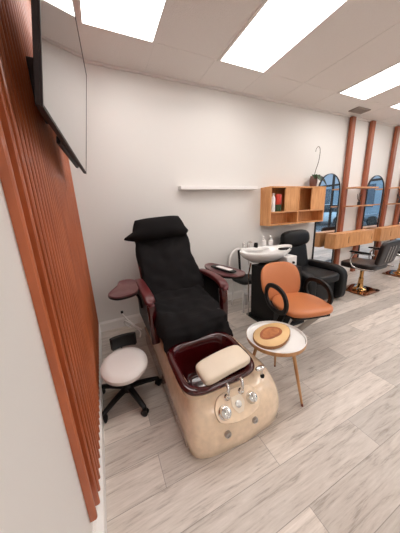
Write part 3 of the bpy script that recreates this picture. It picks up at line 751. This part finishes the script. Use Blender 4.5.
# ------------------------------------------------------------------ black styling chairs with square mirrored base
def styling_chair(label, x, y, rz):
    t = thing('styling_chair', label, 'salon chair', (x, y, 0), 0, 'black styling chairs')
    obj('base_plate', cushion(0, 0, .012, .46, .42, .024, e=9, n=5), M['platem'], t, label='mirrored brown square floor plate')
    obj('base_cover', lathe(B(), [(.10, .024), (.095, .035), (.06, .05), (.045, .08), (.04, .12)], n=24), M['gold'], t, label='polished brass cover')
    obj('pump_column', lathe(B(), [(.036, .10), (.036, .22), (.028, .225), (.028, .34)], n=20), M['gold'], t, label='brass pump column')
    obj('piston', lathe(B(), [(.020, .33), (.020, .42)], n=14), M['steel'], t)
    Q = Matrix.Rotation(rz, 4, 'Z')
    def P(n, bm, m): bm.transform(Q); return obj(n, bm, M[m], t, ang=80)
    P('pedal', tube(B(), [(.05, .02, .06), (.20, .06, .09), (.24, .07, .09)], .007, 8), 'steel')
    P('seat', cushion(0, 0, .455, .50, .50, .10, e=7), 'leather2')
    bk = Matrix.Translation((0, .30, .69)) @ Matrix.Rotation(R(-10), 4, 'X')
    b = cushion(0, 0, 0, .50, .07, .37, e=6); b.transform(bk); b = P('backrest', b, 'leather2')
    for q in (-.08, 0, .08):
        g = bx(q-.009, q+.009, .036, .042, -.13, .11); g.transform(bk); g.transform(Q); obj('back_strip', g, M['steel'], b, smooth=False)
    for s in (-1, 1):
        X = s*.27
        P('arm_frame', tube(B(), spline([(X, .30, .44), (X, .10, .43), (X, -.02, .46), (X, -.06, .56), (X, -.02, .655), (X, .08, .67), (X, .26, .67)], 5), .012, 8), 'chrome')
        P('arm_pad', cushion(X, .06, .69, .05, .30, .03, e=4, n=6), 'black')
        P('side_bar', tube(B(), [(s*.21, .10, .43), (X, .10, .43)], .010, 8), 'chrome')
    return t
styling_chair('black styling chair on square mirrored base facing the first oak console', 3.83, 1.98, R(180+2))
styling_chair('black styling chair on square mirrored base at the right picture edge', 5.32, 2.08, R(180+8))

# ------------------------------------------------------------------ shop window and the street it shows (seen in the mirrors)
bm = B(); yy = [YF+.3, -2.75, -1.6, -.45, .7, 1.6, YB-.3]
for y in yy: box(bm, XR+.02, XR+.08, y-.035, y+.035, .12, 2.7)
for z in (.155, 2.665, 2.15): box(bm, XR+.021, XR+.079, YF+.3, YB-.3, z-.035, z+.035)
fr = struct('window_1', bm, M['frame'], smooth=False)
for a, b in zip(yy, yy[1:]): obj('pane', bx(XR+.046, XR+.052, a+.035, b-.035, .19, 2.115), M['glass'], fr, smooth=False)
struct('ground', bx(XR+.1, 60, -40, 40, -.2, -.02), M['asphalt'], smooth=False)
struct('trim_2', bx(XR+.1, 11.5, -20, 20, -.02, 0.0), M['concrete'], smooth=False)
def car(x, y, m, label, rz=0):
    t = thing('parked_car', label, 'car', (x, y, -.02), rz, 'cars parked across the street')
    sec = []
    for yy_, w_, z0, z1 in [(-2.2, .70, .40, .62), (-2.1, .82, .28, .74), (-1.4, .88, .22, .86), (-.8, .90, .20, .93), (.9, .90, .20, .97), (1.8, .88, .25, .95), (2.1, .80, .30, .85), (2.2, .70, .42, .70)]:
        sec.append([(x_, yy_, z_) for x_, _, z_ in [(a, 0, (z0+z1)/2+b) for a, b, _ in sring(0, 0, 0, w_, (z1-z0)/2, 5, 24)]])
    obj('body', loft(B(), sec), m, t)
    sec = [[(a, yy_, .93+b+h/2) for a, b, _ in sring(0, 0, 0, w_, h/2, 4, 24)] for yy_, w_, h in [(-.85, .70, .08), (-.35, .72, .48), (.3, .72, .55), (1.0, .70, .50), (1.7, .68, .08)]]
    obj('cabin', loft(B(), sec), M['carglass'], t)
    sec = [[(a, yy_, 1.40+z_+b) for a, b, _ in sring(0, 0, 0, .66, .035, 4, 24)] for yy_, z_ in [(-.4, .0), (.3, .06), (1.0, .03)]]
    obj('roof', loft(B(), sec), m, t)
    for sx in (-1, 1):
        for sy in (-1.35, 1.35):
            w_ = lathe(B(), [(0, -.1), (.30, -.1), (.33, -.07), (.33, .07), (.30, .1), (0, .1)], n=24)
            w_.transform(Matrix.Translation((sx*.82, sy, .33)) @ Matrix.Rotation(R(90), 4, 'Y')); obj('wheel', w_, M['tyre'], t)
car(15.5, -5.4, M['carw'], 'white car parked farthest left of the three outside the shop window')
car(16.0, -.9, M['carg'], 'grey car parked outside the shop window, between white cars', R(2))
car(15.6, 4.2, M['carw'], 'white car parked farthest toward the back wall outside the window', R(-2))
t = thing('street_building', 'long bluish grey building across the street with dark window rows', 'building', (27, -4, 0))
obj('wall', bx(-2, 2, -22, 22, -.1, 5.2), M['brick'], t, smooth=False)
obj('roof_edge', bx(-2.3, 2.3, -22.3, 22.3, 5.2, 5.6), M['frame'], t, smooth=False)
for k in range(9): obj('window', bx(-2.03, -1.99, -20+k*4.6, -17.2+k*4.6, 1.0, 3.2), M['farwin'], t, smooth=False)

# ------------------------------------------------------------------ sky
w = bpy.data.worlds.new('sky'); S.world = w; w.use_nodes = True; nt = w.node_tree
bg = nt.nodes['Background']; tc = nt.nodes.new('ShaderNodeTexCoord'); sp = nt.nodes.new('ShaderNodeSeparateXYZ'); cr = nt.nodes.new('ShaderNodeValToRGB')
cr.color_ramp.elements[0].color = (.56, .66, .76, 1); cr.color_ramp.elements[1].color = (.36, .47, .60, 1); cr.color_ramp.elements[1].position = .7
nt.links.new(tc.outputs['Generated'], sp.inputs[0]); nt.links.new(sp.outputs['Z'], cr.inputs['Fac']); nt.links.new(cr.outputs['Color'], bg.inputs['Color'])
bg.inputs['Strength'].default_value = 3.4

# ------------------------------------------------------------------ camera
f, yw, pt, rl = 214.142495, .423404, .254257, -.0470369
cy_, sy_, cp_, sp_ = math.cos(yw), math.sin(yw), math.cos(pt), math.sin(pt)
fw = Vector((sy_*cp_, cy_*cp_, -sp_)); ri = Vector((cy_, -sy_, 0)); up = ri.cross(fw)
c_, s_ = math.cos(rl), math.sin(rl); r2 = ri*c_+up*s_; u2 = up*c_-ri*s_
cam = bpy.data.cameras.new('camera'); co = bpy.data.objects.new('camera', cam); C.objects.link(co)
co.matrix_world = Matrix(((r2.x, u2.x, -fw.x, 0), (r2.y, u2.y, -fw.y, 0), (r2.z, u2.z, -fw.z, 1.42), (0, 0, 0, 1)))
cam.sensor_fit = 'VERTICAL'; cam.sensor_height = 24; cam.lens = f/533*24; cam.clip_start = .02; cam.clip_end = 200
S.camera = co
S.view_settings.view_transform = 'Standard'; S.view_settings.look = 'None'; S.view_settings.gamma = 1; S.view_settings.exposure = 0
